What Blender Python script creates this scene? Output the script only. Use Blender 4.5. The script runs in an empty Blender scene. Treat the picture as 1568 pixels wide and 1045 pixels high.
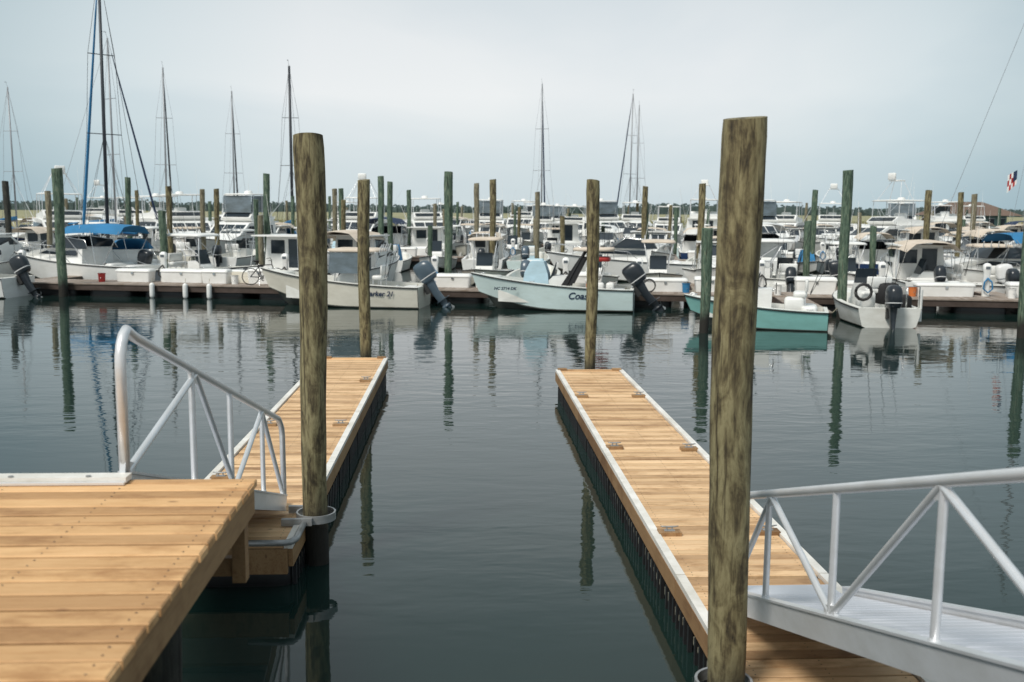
import bpy, math, random
from mathutils import Matrix, Vector
random.seed(7)
R=random.random
def U(a,b): return a+(b-a)*random.random()
scene=bpy.context.scene

# ------------------------------------------------------------------ materials
def newmat(name):
    m=bpy.data.materials.new(name); m.use_nodes=True
    nt=m.node_tree; b=nt.nodes['Principled BSDF']
    return m,nt,b
def N(nt,t,**k):
    n=nt.nodes.new(t)
    for a,v in k.items(): setattr(n,a,v)
    return n
def ramp(nt,stops):
    r=N(nt,'ShaderNodeValToRGB'); e=r.color_ramp.elements
    while len(e)<len(stops): e.new(.5)
    for i,(p,c) in enumerate(stops):
        e[i].position=p; e[i].color=(c[0],c[1],c[2],1)
    return r
def coords(nt,scale,kind='Object',off=None):
    tc=N(nt,'ShaderNodeTexCoord'); mp=N(nt,'ShaderNodeMapping')
    mp.inputs['Scale'].default_value=scale
    nt.links.new(tc.outputs[kind],mp.inputs['Vector'])
    return mp
def noise(nt,vec,scale,detail=4,rough=.55,dist=0):
    n=N(nt,'ShaderNodeTexNoise'); n.inputs['Scale'].default_value=scale
    n.inputs['Detail'].default_value=detail; n.inputs['Roughness'].default_value=rough
    n.inputs['Distortion'].default_value=dist
    if vec: nt.links.new(vec,n.inputs['Vector'])
    return n
def mix(nt,a,b,fac,blend='MIX'):
    m=N(nt,'ShaderNodeMix',data_type='RGBA',blend_type=blend)
    for sock,v in ((m.inputs[0],fac),(m.inputs[6],a),(m.inputs[7],b)):
        if hasattr(v,'links') or hasattr(v,'node'): nt.links.new(v,sock)
        elif isinstance(v,(int,float)): sock.default_value=v
        else: sock.default_value=(v[0],v[1],v[2],1)
    return m.outputs[2]
def bump(nt,b,h,strength,dist):
    bp=N(nt,'ShaderNodeBump'); bp.inputs['Strength'].default_value=strength; bp.inputs['Distance'].default_value=dist
    nt.links.new(h,bp.inputs['Height']); nt.links.new(bp.outputs[0],b.inputs['Normal'])
def paint(name,col,rough=.3,dirt=.25,metal=0.0,scale=1.2):
    m,nt,b=newmat(name)
    c=coords(nt,(1,1,2.5)); n=noise(nt,c.outputs[0],scale,6,.65)
    r=ramp(nt,[(.35,(1-dirt,1-dirt*1.05,1-dirt*1.2)),(.65,(1,1,1))]); nt.links.new(n.outputs[0],r.inputs[0])
    o=mix(nt,col,r.outputs[0],1.0,'MULTIPLY'); nt.links.new(o,b.inputs['Base Color'])
    b.inputs['Roughness'].default_value=rough; b.inputs['Metallic'].default_value=metal
    return m
def rndattr(nt):
    a=N(nt,'ShaderNodeAttribute'); a.attribute_name='rnd'; return a
def wood(name,ca,cb,cdark,along='X',rough=.7,knots=True):
    m,nt,b=newmat(name)
    tc=N(nt,'ShaderNodeTexCoord'); at=rndattr(nt)
    mul=N(nt,'ShaderNodeMath',operation='MULTIPLY'); mul.inputs[1].default_value=37.0
    nt.links.new(at.outputs['Fac'],mul.inputs[0])
    cx=N(nt,'ShaderNodeCombineXYZ'); 
    nt.links.new(mul.outputs[0],cx.inputs[0]); nt.links.new(mul.outputs[0],cx.inputs[2])
    add=N(nt,'ShaderNodeVectorMath',operation='ADD')
    nt.links.new(tc.outputs['Object'],add.inputs[0]); nt.links.new(cx.outputs[0],add.inputs[1])
    mp=N(nt,'ShaderNodeMapping'); mp.inputs['Scale'].default_value=(1.0,16,16) if along=='X' else (16,1.0,16)
    nt.links.new(add.outputs[0],mp.inputs['Vector'])
    n1=noise(nt,mp.outputs[0],2.2,5,.6,.6)
    r1=ramp(nt,[(.3,cb),(.5,ca),(.72,cb)]); nt.links.new(n1.outputs[0],r1.inputs[0])
    r2=ramp(nt,[(0,(.60,.53,.47)),(.3,(.84,.80,.76)),(.7,(1.0,.98,.95)),(1,(1.16,1.16,1.18))]); nt.links.new(at.outputs['Fac'],r2.inputs[0])
    o=mix(nt,r1.outputs[0],r2.outputs[0],1.0,'MULTIPLY')
    mp2=N(nt,'ShaderNodeMapping'); mp2.inputs['Scale'].default_value=(1.0,2.2,1) if along=='X' else (2.2,1,1)
    nt.links.new(add.outputs[0],mp2.inputs['Vector'])
    n3=noise(nt,mp2.outputs[0],1.8,6,.7); r3=ramp(nt,[(.32,(.62,.53,.45)),(.50,(.97,.95,.93)),(.7,(1.06,1.06,1.08))]); nt.links.new(n3.outputs[0],r3.inputs[0])
    o=mix(nt,o,r3.outputs[0],1.0,'MULTIPLY')
    if knots:
        v=N(nt,'ShaderNodeTexVoronoi'); v.inputs['Scale'].default_value=2.6
        nt.links.new(mp2.outputs[0],v.inputs['Vector'])
        r=ramp(nt,[(.0,(1,1,1)),(.045,(.6,.6,.6)),(.09,(0,0,0))]); nt.links.new(v.outputs['Distance'],r.inputs[0])
        o=mix(nt,o,cdark,r.outputs[0])
    nt.links.new(o,b.inputs['Base Color']); b.inputs['Roughness'].default_value=rough
    bump(nt,b,n1.outputs[0],.35,.004)
    return m
def pilewood(name,stops,wet=(.018,.016,.012),hi=.55):
    m,nt,b=newmat(name)
    c=coords(nt,(1,1,.16)); n1=noise(nt,c.outputs[0],18,8,.7,.3)
    c2=coords(nt,(1,1,.5)); n2=noise(nt,c2.outputs[0],6,8,.68,.8)
    ad=N(nt,'ShaderNodeMath',operation='ADD'); nt.links.new(n1.outputs[0],ad.inputs[0]); nt.links.new(n2.outputs[0],ad.inputs[1])
    hf=N(nt,'ShaderNodeMath',operation='MULTIPLY'); hf.inputs[1].default_value=.5; nt.links.new(ad.outputs[0],hf.inputs[0])
    r=ramp(nt,stops); nt.links.new(hf.outputs[0],r.inputs[0])
    c4=coords(nt,(1,1,.04)); n4=noise(nt,c4.outputs[0],24,4,.6,.3); r4=ramp(nt,[(.35,(.28,.25,.22)),(.42,(1,1,1))]); nt.links.new(n4.outputs[0],r4.inputs[0])
    o=mix(nt,r.outputs[0],r4.outputs[0],1.0,'MULTIPLY')
    g=N(nt,'ShaderNodeNewGeometry'); sp=N(nt,'ShaderNodeSeparateXYZ'); nt.links.new(g.outputs['Position'],sp.inputs[0])
    wob=noise(nt,c.outputs[0],3,3,.6); am=N(nt,'ShaderNodeMath',operation='MULTIPLY_ADD'); am.inputs[1].default_value=-.7
    nt.links.new(wob.outputs[0],am.inputs[0]); nt.links.new(sp.outputs[2],am.inputs[2])
    mr=N(nt,'ShaderNodeMapRange'); mr.inputs[1].default_value=.0; mr.inputs[2].default_value=hi-.1; mr.inputs[3].default_value=1; mr.inputs[4].default_value=0
    nt.links.new(am.outputs[0],mr.inputs[0])
    o=mix(nt,o,wet,mr.outputs[0])
    nt.links.new(o,b.inputs['Base Color']); b.inputs['Roughness'].default_value=.8
    bump(nt,b,hf.outputs[0],.8,.03)
    return m
M={}
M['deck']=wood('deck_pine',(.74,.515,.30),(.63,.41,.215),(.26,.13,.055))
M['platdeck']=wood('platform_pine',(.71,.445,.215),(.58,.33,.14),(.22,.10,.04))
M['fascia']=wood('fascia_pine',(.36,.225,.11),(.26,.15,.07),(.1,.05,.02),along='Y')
M['olddeck']=wood('weathered_deck',(.38,.33,.29),(.27,.23,.20),(.1,.08,.06),knots=False)
M['oldfascia']=paint('dock_fascia',(.085,.06,.05),.8,.5)
M['pile']=pilewood('piling_wood',[(.38,(.022,.017,.010)),(.45,(.09,.07,.034)),(.50,(.175,.145,.072)),(.56,(.27,.235,.125)),(.64,(.20,.165,.085))])
M['pilegreen']=pilewood('piling_green',[(.38,(.025,.038,.026)),(.46,(.06,.10,.068)),(.54,(.12,.175,.12)),(.62,(.22,.22,.15))])
M['piledark']=pilewood('piling_dark',[(.34,(.012,.012,.01)),(.5,(.04,.04,.033)),(.65,(.09,.085,.06))])
M['piletan']=pilewood('piling_tan',[(.36,(.06,.05,.034)),(.5,(.21,.185,.12)),(.62,(.34,.31,.22))])
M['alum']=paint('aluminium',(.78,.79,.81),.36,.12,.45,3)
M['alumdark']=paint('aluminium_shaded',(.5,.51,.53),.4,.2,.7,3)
M['ramp']=paint('gangway_surface',(.60,.62,.67),.55,.12,.05,1.5)
M['strip']=paint('edge_strip',(.86,.83,.78),.5,.25,0,3)
M['galv']=paint('galvanised',(.42,.43,.44),.45,.3,.5,6)
M['float']=paint('float_black',(.02,.02,.022),.45,.4)
M['barn']=paint('barnacle',(.33,.31,.25),.9,.6,0,20)
M['screw']=paint('screw_head',(.14,.09,.055),.5,.1)
M['white']=paint('gelcoat_white',(.87,.87,.85),.3,.12)
M['cream']=paint('gelcoat_cream',(.80,.76,.66),.3,.14)
M['aqua']=paint('gelcoat_aqua',(.68,.81,.80),.25,.12)
M['teal']=paint('gelcoat_teal',(.26,.54,.51),.25,.15)
M['greyhull']=paint('gelcoat_grey',(.12,.14,.16),.25,.15)
M['navy']=paint('gelcoat_navy',(.02,.045,.12),.25,.15)
M['deckw']=paint('deck_nonskid',(.80,.80,.76),.55,.2)
M['anti']=paint('antifoul',(.10,.11,.10),.6,.4)
M['glass']=paint('dark_glass',(.025,.035,.045),.08,.1)
M['clear']=paint('clear_vinyl',(.16,.20,.23),.15,.4)
M['cblue']=paint('canvas_blue',(.03,.20,.42),.8,.2)
M['cnavy']=paint('canvas_navy',(.015,.035,.09),.8,.2)
M['cbeige']=paint('canvas_beige',(.70,.60,.50),.85,.2)
M['cpale']=paint('canvas_paleblue',(.48,.66,.76),.8,.2)
M['cblack']=paint('canvas_black',(.02,.02,.022),.8,.2)
M['engdark']=paint('cowl_dark',(.022,.028,.036),.28,.2)
M['engblue']=paint('cowl_bluegrey',(.08,.115,.15),.28,.2)
M['engwhite']=paint('cowl_white',(.75,.75,.75),.28,.1)
M['red']=paint('red',(.45,.03,.025),.5,.2)
M['orange']=paint('orange',(.7,.2,.05),.5,.2)
M['rubber']=paint('rubber',(.03,.03,.03),.6,.2)
M['steel']=paint('stainless',(.7,.7,.7),.2,.1,.9)
M['rope']=paint('rope',(.45,.40,.3),.9,.3)
M['mastgrey']=paint('mast_aluminium',(.30,.31,.33),.45,.15,.4)
M['mastdark']=paint('mast_dark',(.03,.035,.045),.45,.15)
M['teak']=paint('teak',(.28,.15,.07),.6,.3)
M['roof']=paint('roof_shingle',(.19,.13,.10),.85,.3,0,4)
M['wallg']=paint('wall_green',(.22,.36,.32),.8,.2)

# water
m,nt,b=newmat('water'); M['water']=m
b.inputs['Base Color'].default_value=(.010,.024,.021,1); b.inputs['Roughness'].default_value=.03; b.inputs['IOR'].default_value=1.47
c=coords(nt,(.55,1.4,1)); n1=noise(nt,c.outputs[0],1.3,3,.5,.3)
c2=coords(nt,(.6,1.3,1)); n2=noise(nt,c2.outputs[0],5,2,.5)
c3=coords(nt,(.5,1,1)); n3=noise(nt,c3.outputs[0],.08,2,.5)
r3=ramp(nt,[(.40,(.2,.2,.2)),(.62,(1,1,1))]); nt.links.new(n3.outputs[0],r3.inputs[0])
g=N(nt,'ShaderNodeNewGeometry'); sp=N(nt,'ShaderNodeSeparateXYZ'); nt.links.new(g.outputs['Position'],sp.inputs[0])
mr=N(nt,'ShaderNodeMapRange'); mr.inputs[1].default_value=6; mr.inputs[2].default_value=26; mr.inputs[3].default_value=.3; mr.inputs[4].default_value=1
nt.links.new(sp.outputs[1],mr.inputs[0])
s=N(nt,'ShaderNodeMath',operation='MULTIPLY_ADD'); s.inputs[1].default_value=.2
nt.links.new(n2.outputs[0],s.inputs[0]); nt.links.new(n1.outputs[0],s.inputs[2])
s2=N(nt,'ShaderNodeMath',operation='MULTIPLY'); nt.links.new(s.outputs[0],s2.inputs[0]); nt.links.new(r3.outputs[0],s2.inputs[1])
s3=N(nt,'ShaderNodeMath',operation='MULTIPLY'); nt.links.new(s2.outputs[0],s3.inputs[0]); nt.links.new(mr.outputs[0],s3.inputs[1])
bump(nt,b,s3.outputs[0],1.0,.023)
# marsh
m,nt,b=newmat('marsh_grass'); M['marsh']=m
c=coords(nt,(.3,1,1)); n1=noise(nt,c.outputs[0],.05,6,.7)
r=ramp(nt,[(.35,(.15,.16,.09)),(.5,(.29,.275,.15)),(.65,(.38,.34,.2))]); nt.links.new(n1.outputs[0],r.inputs[0]); nt.links.new(r.outputs[0],b.inputs['Base Color'])  # grass tones desaturated, far-off haze put into the colour
b.inputs['Roughness'].default_value=1
m,nt,b=newmat('hazed_foliage'); M['tree']=m
at=rndattr(nt); r=ramp(nt,[(0,(.06,.09,.09)),(1,(.11,.15,.145))]); nt.links.new(at.outputs['Fac'],r.inputs[0]); nt.links.new(r.outputs[0],b.inputs['Base Color']); b.inputs['Roughness'].default_value=1  # leaf tones lightened to blue-grey: distance haze is mixed into the colour

# ------------------------------------------------------------------ mesh builder
class MB:
    def __init__(s): s.v=[];s.f=[];s.m=[];s.sm=[];s.r=[];s.mats=[];s.T=Matrix.Identity(4)
    def mi(s,mat):
        if mat not in s.mats: s.mats.append(mat)
        return s.mats.index(mat)
    def add(s,vs,fs,mat,smooth=False,rnd=None):
        o=len(s.v); i=s.mi(mat); rr=R() if rnd is None else rnd
        for p in vs: s.v.append(tuple(s.T@Vector(p)))
        for f in fs:
            s.f.append([o+k for k in f]); s.m.append(i); s.sm.append(smooth); s.r.append(rr)
    def box(s,c,d,mat,rot=None,rnd=None):
        x,y,z=d[0]/2,d[1]/2,d[2]/2
        vs=[Vector((a*x,b_*y,g*z)) for a in(-1,1) for b_ in(-1,1) for g in(-1,1)]
        if rot: vs=[rot@v for v in vs]
        vs=[v+Vector(c) for v in vs]
        s.add(vs,[(0,1,3,2),(4,6,7,5),(0,4,5,1),(2,3,7,6),(0,2,6,4),(1,5,7,3)],mat,False,rnd)
    def cyl(s,p0,p1,r0,r1=None,mat='white',n=10,cap=True):
        r1=r0 if r1 is None else r1
        p0=Vector(p0);p1=Vector(p1);d=(p1-p0).normalized()
        a=d.orthogonal().normalized(); b_=d.cross(a)
        vs=[];
        for p,r in((p0,r0),(p1,r1)):
            for i in range(n):
                t=2*math.pi*i/n; vs.append(p+a*math.cos(t)*r+b_*math.sin(t)*r)
        fs=[(i,(i+1)%n,n+(i+1)%n,n+i) for i in range(n)]
        s.add(vs,fs,mat,True)
        if cap: s.add(vs,[tuple(range(n-1,-1,-1)),tuple(range(n,2*n))],mat)
    def tube(s,pts,r,mat,n=8):
        pts=[Vector(p) for p in pts]; vs=[];a=None
        for i,p in enumerate(pts):
            d=(pts[min(i+1,len(pts)-1)]-pts[max(i-1,0)]).normalized()
            a=d.orthogonal().normalized() if a is None else (a-d*a.dot(d)).normalized()
            b_=d.cross(a); rr=r[i] if isinstance(r,(list,tuple)) else r
            for k in range(n):
                t=2*math.pi*k/n; vs.append(p+a*math.cos(t)*rr+b_*math.sin(t)*rr)
        fs=[]
        for i in range(len(pts)-1):
            for k in range(n): fs.append((i*n+k,i*n+(k+1)%n,(i+1)*n+(k+1)%n,(i+1)*n+k))
        fs.append(tuple(range(n-1,-1,-1))); fs.append(tuple(range((len(pts)-1)*n,len(pts)*n)))
        s.add(vs,fs,mat,True)
    def rings(s,rg,mat,n=20,e=4.0,cap=True):
        vs=[]
        for z,cx,cy,hx,hy in rg:
            for k in range(n):
                t=2*math.pi*(k+.5)/n; c_,s_=math.cos(t),math.sin(t)
                vs.append((cx+hx*math.copysign(abs(c_)**(2/e),c_),cy+hy*math.copysign(abs(s_)**(2/e),s_),z))
        fs=[]
        for i in range(len(rg)-1):
            for k in range(n): fs.append((i*n+k,i*n+(k+1)%n,(i+1)*n+(k+1)%n,(i+1)*n+k))
        s.add(vs,fs,mat,True)
        if cap: s.add(vs,[tuple(range(n-1,-1,-1)),tuple(range((len(rg)-1)*n,len(rg)*n))],mat)
    def rbox(s,c,d,mat,r=.08,e=5):
        z0=c[2]-d[2]/2;z1=c[2]+d[2]/2;hx,hy=d[0]/2,d[1]/2
        s.rings([(z0,c[0],c[1],hx-r*.5,hy-r*.5),(z0+r*.5,c[0],c[1],hx,hy),(z1-r,c[0],c[1],hx,hy),(z1-r*.35,c[0],c[1],hx-r*.3,hy-r*.3),(z1,c[0],c[1],hx-r,hy-r)],mat,16,e)
    def prism(s,prof,hw,mat,bot=True):
        n=len(prof); vs=[(x,hw(x,z),z) for x,z in prof]+[(x,-hw(x,z),z) for x,z in prof]
        fs=[tuple(range(n)),tuple(range(2*n-1,n-1,-1))]
        for i in range(n):
            j=(i+1)%n; fs.append((i,n+i,n+j,j))
        s.add(vs,fs,mat)
    def sidepanel(s,poly,hw,mat,off=.006):
        for sg in(1,-1): s.add([(x,sg*(hw(x,z)+off),z) for x,z in poly],[tuple(range(len(poly)))],mat)
    def obj(s,name,parent=None,link=True):
        me=bpy.data.meshes.new(name); me.from_pydata(s.v,[],s.f)
        for k in s.mats: me.materials.append(M[k])
        me.polygons.foreach_set('material_index',s.m); me.polygons.foreach_set('use_smooth',s.sm)
        a=me.attributes.new('rnd','FLOAT','FACE'); a.data.foreach_set('value',s.r)
        me.update()
        o=bpy.data.objects.new(name,me)
        scene.collection.objects.link(o)
        if parent: o.parent=parent
        return o
def empty(name,loc=(0,0,0),rz=0):
    e=bpy.data.objects.new(name,None); e.location=loc; e.rotation_euler=(0,0,rz); scene.collection.objects.link(e); return e

# ------------------------------------------------------------------ marina frame
ca,sa=.9829,-.1841
def mf(u,n,z=0): return Vector((.7+u*ca-n*sa, 38.2+u*sa+n*ca, z))
MANG=math.atan2(sa,ca)

# ------------------------------------------------------------------ pilings
def piling(x,y,top,r,mat='pile',name='dock_piling',taper=.82,lean=(0,0),n=20,seg=26):
    mb=MB(); z0=-1.6; ph=R()*9
    vs=[]
    for i in range(seg+1):
        z=z0+(top-z0)*i/seg
        rr=r*(taper+(1-taper)*max(0,z)/top)
        if i==seg: rr*=.95
        for k in range(n):
            t=2*math.pi*k/n
            w=1+.025*math.sin(2*t+ph+z*1.1)+.018*math.sin(3*t-z*2.3+ph)+.014*math.sin(7*t+z*5)+.01*math.sin(z*9+ph)
            vs.append((rr*w*math.cos(t)+lean[0]*z+.014*math.sin(z*1.7+ph),rr*w*math.sin(t)+lean[1]*z,z+(0.02*math.sin(t+ph) if i==seg else 0)))
    fs=[(i*n+k,i*n+(k+1)%n,(i+1)*n+(k+1)%n,(i+1)*n+k) for i in range(seg) for k in range(n)]
    mb.add(vs,fs,mat,True)
    mb.add(vs[-n:],[tuple(range(n))],mat)
    o=mb.obj(name); o.location=(x,y,0); return o

piling(-1.44,9.93,4.30,.147,name='foreground_piling',n=28,seg=50); piling(1.76,6.14,4.17,.142,name='foreground_piling',lean=(-.004,0),n=28,seg=50)
piling(-1.98,21.25,4.2,.135); piling(2.67,19.7,4.19,.13)
PL=[(-15.9,41.0,5.1,.21,'pilegreen'),(-.4,40.8,5.1,.18,'pilegreen'),(14.3*.77,45,4.85,.165,'pile'),(-9.4,50,5.27,.17,'pilegreen'),(-3.8,50,5.2,.16,'pilegreen'),
(-3.75,56,5.1,.16,'pilegreen'),(-3.5,72,4.95,.16,'pilegreen'),(1.1,60,5.15,.16,'piletan'),(1.75,50,5.1,.17,'pile'),(-18,56,5.2,.16,'pilegreen'),
(10.3,55,4.95,.16,'pile'),(7.35,29.2,3.1,.17,'pilegreen'),(13.0,33,5.0,.18,'pilegreen'),(20.2,56,4.85,.16,'pilegreen'),(16,45,3.2,.17,'pilegreen'),
(23.9,50,4.75,.165,'pile'),(29.5,56,4.7,.16,'piletan'),(16.5,28.1,3.56,.17,'pilegreen'),(6.3,60,3.25,.15,'pile'),(-13,45,3.45,.17,'pilegreen'),
(-15.5,62,4.7,.16,'piletan'),(-14.2,60,4.7,.16,'pile'),(-7.5,62,4.8,.16,'piletan'),(-7.0,61,4.8,.16,'pilegreen'),(4.7,60,3.1,.16,'piletan'),(-24,55,4.9,.17,'piledark'),(16.7,55,4.5,.16,'piletan'),(27.5,47,3.3,.16,'piletan')]
for p in PL: piling(p[0],p[1],p[2],p[3],p[4],n=14,seg=14,lean=(U(-.008,.008),U(-.008,.008)))

# ------------------------------------------------------------------ plank decks
def planks_x(mb,x0,x1,y0,y1,ztop,w,mat,xs=None,gap=.009,th=.038,jit=.004,screws=None):
    y=y0; last=.5
    while y<y1-.03:
        ww=min(w,y1-y)-gap
        dz=U(-.003,.003); rn=R()
        if abs(rn-last)<.15: rn=(rn+.45)%1
        last=rn
        mb.box(((x0+x1)/2+U(-jit,jit),y+ww/2,ztop-th/2+dz-.004),(x1-x0,ww,th-.008),mat,rnd=rn)
        a,b_,c_=(x0+U(-jit,jit)),(x1+U(-jit,jit)),ztop+dz
        e=.006
        vs=[(a,y,c_-e),(b_,y,c_-e),(b_,y+ww,c_-e),(a,y+ww,c_-e),(a+e,y+e,c_),(b_-e,y+e,c_),(b_-e,y+ww-e,c_),(a+e,y+ww-e,c_)]
        mb.add(vs,[(4,5,6,7),(0,1,5,4),(1,2,6,5),(2,3,7,6),(3,0,4,7)],mat,False,rn)
        if screws:
            for sx in screws(y):
                for fy in(.25,.75):
                    mb.cyl((sx+U(-.01,.01),y+ww*fy,ztop+dz-.004),(sx,y+ww*fy,ztop+dz+.0012),.005,.005,'screw',6)
        y+=w
def cleat(mb,x,y,z):
    T=mb.T.copy(); mb.T=T@Matrix.Translation((x,y,z))@Matrix.Scale(.74,4)
    mb.box((0,0,.025),(.30,.17,.05),'fascia')
    mb.box((0,0,.055),(.14,.06,.012),'galv')
    mb.cyl((-.04,0,.055),(-.035,0,.10),.013,.011,'galv',8); mb.cyl((.04,0,.055),(.035,0,.10),.013,.011,'galv',8)
    mb.tube([(-.12,0,.115),(-.07,0,.108),(0,0,.105),(.07,0,.108),(.12,0,.115)],[.007,.012,.014,.012,.007],'galv',8)
    mb.T=T
def finger(name,x0,x1,ya,yb,ang,seams,cleats):
    e=empty(name,(0,0,0))
    e.matrix_world=Matrix.Translation((x0,ya,0))@Matrix.Rotation(ang,4,'Z')
    W=x1-x0; L=yb-ya
    mb=MB(); bounds=[0]+[s-ya for s in seams]+[L]
    for a,b_ in zip(bounds[:-1],bounds[1:]):
        planks_x(mb,.09,W-.09,a+.022,b_-.022,.45,.14,'deck',gap=.012,screws=lambda y:[.16,W/2,W-.16])
    mb.obj('deck_boards',e)
    mb=MB()
    for a,b_ in zip(bounds[:-1],bounds[1:]):
        for sx,w in((.04,1),(W-.04,-1)):
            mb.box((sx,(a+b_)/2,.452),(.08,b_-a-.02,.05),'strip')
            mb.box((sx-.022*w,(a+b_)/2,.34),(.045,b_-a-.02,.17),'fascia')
        mb.box((W/2,(a+b_)/2,.36),(W-.2,b_-a-.05,.04),'float')
    mb.box((W/2,L-.03,.452),(W-.17,.09,.046),'deck'); mb.box((W/2,L,.33),(W-.09,.05,.19),'fascia')
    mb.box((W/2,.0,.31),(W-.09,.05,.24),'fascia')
    for cx in (.13,W-.13): mb.box((cx,L-.02,.485),(.18,.12,.03),'fascia')
    mb.obj('frame',e)
    mb=MB(); y=.15
    while y<L-.5:
        l=min(1.05,L-.1-y)
        mb.rbox((W/2,y+l/2,.04),(W-.06,l,.40),'float',.05,8)
        k=y+.09
        while k<y+l-.05:
            for sx in(.02,W-.02):
                mb.box((sx,k,.10),(.035,.045,.24),'float')
                if R()<.8: mb.box((sx,k+.06,.16+U(-.03,.02)),(.022,.03,U(.03,.08)),'barn')
            k+=.15
        y+=1.14
    mb.obj('floats',e)
    mb=MB()
    for x,y in cleats: cleat(mb,x-x0,y-ya,.452)
    mb.obj('cleats',e)
    return e
finger('finger_dock',-2.95,-1.55,9.12,21.0,-.006,[12.2,15.3,18.3],[(-1.74,18.2),(-1.74,14.4),(-2.78,14.4),(-2.78,18.2),(-2.78,11.5)])
finger('finger_dock',1.88,3.22,5.2,19.4,-.004,[8.2,12.3,15.5],[(2.06,16.6),(3.04,16.6),(2.06,12.9),(3.04,12.8),(2.06,9.35),(3.04,9.35)])

def hoop(cx,cy,r,z=.5):
    mb=MB()
    ro=[(cx+r*math.cos(math.radians(a)),cy+r*math.sin(math.radians(a)),zz) for zz in(z-.04,z+.04) for a in range(0,360,15)]
    ri=[(cx+(r-.018)*math.cos(math.radians(a)),cy+(r-.018)*math.sin(math.radians(a)),zz) for zz in(z-.04,z+.04) for a in range(0,360,15)]
    q=[(i,(i+1)%24,24+(i+1)%24,24+i) for i in range(24)]
    mb.add(ro,q,'galv',True); mb.add(ri,[f[::-1] for f in q],'galv',True); mb.add(ro[24:]+ri[24:],q,'galv')
    return mb
mb=hoop(-1.44,9.93,.2)
mb.box((-1.6,9.70,.50),(.30,.05,.07),'galv'); mb.box((-1.6,10.14,.50),(.30,.05,.07),'galv')
mb.tube([(-1.98,9.10,.49),(-1.64,9.10,.49),(-1.57,9.13,.49),(-1.53,9.22,.49),(-1.53,9.75,.49)],.032,'galv',8)
mb.obj('piling_hoop_bracket')
mb=hoop(1.755,6.14,.19); mb.box((1.86,6.36,.5),(.2,.05,.07),'galv'); mb.box((1.86,5.92,.5),(.2,.05,.07),'galv'); mb.obj('piling_hoop_bracket')

# ------------------------------------------------------------------ near platform and pier
e=empty('timber_platform')
mb=MB()
planks_x(mb,-7.0,-1.085,2.56,5.33,2.15,.141,'platdeck',gap=.017,screws=lambda y:[-1.16,-1.75,-2.35,-2.95])
mb.obj('deck_boards',e)
mb=MB()
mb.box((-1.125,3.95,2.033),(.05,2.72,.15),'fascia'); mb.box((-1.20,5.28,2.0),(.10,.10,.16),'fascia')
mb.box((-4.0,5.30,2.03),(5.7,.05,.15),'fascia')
for x in (-1.9,-2.6,-3.3,-4): mb.box((x,3.95,2.01),(.05,2.6,.17),'piledark')
mb.box((-1.16,5.20,1.83),(.07,.09,.42),'fascia'); mb.box((-1.3,5.2,1.7),(.3,.05,.1),'fascia')
mb.box((-3.3,4.75,1.80),(4.0,.09,.22),'piledark')
mb.box((-3.3,3.2,1.8),(4.0,.09,.22),'piledark')
mb.obj('frame',e)
for x,y in((-1.42,4.55),(-3.4,4.55),(-1.42,3.0),(-3.4,3.0)):
    p=piling(x,y,1.93,.125,'piledark','support_pile',seg=8); p.parent=e
mb=MB(); planks_x(mb,-9,9,-3.2,2.5,2.15,.141,'platdeck'); 
mb.box((0,2.47,2.0),(18,.05,.21),'fascia'); mb.box((0,-3.2,2.0),(18,.05,.21),'fascia'); mb.box((0,.4,1.95),(18,.1,.25),'fascia')
o=mb.obj('timber_pier')
for x in(-8,-5,5,8):
    for y in(-2.8,2.2): piling(x,y,1.93,.13,'piledark','support_pile',seg=8).parent=o

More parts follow.
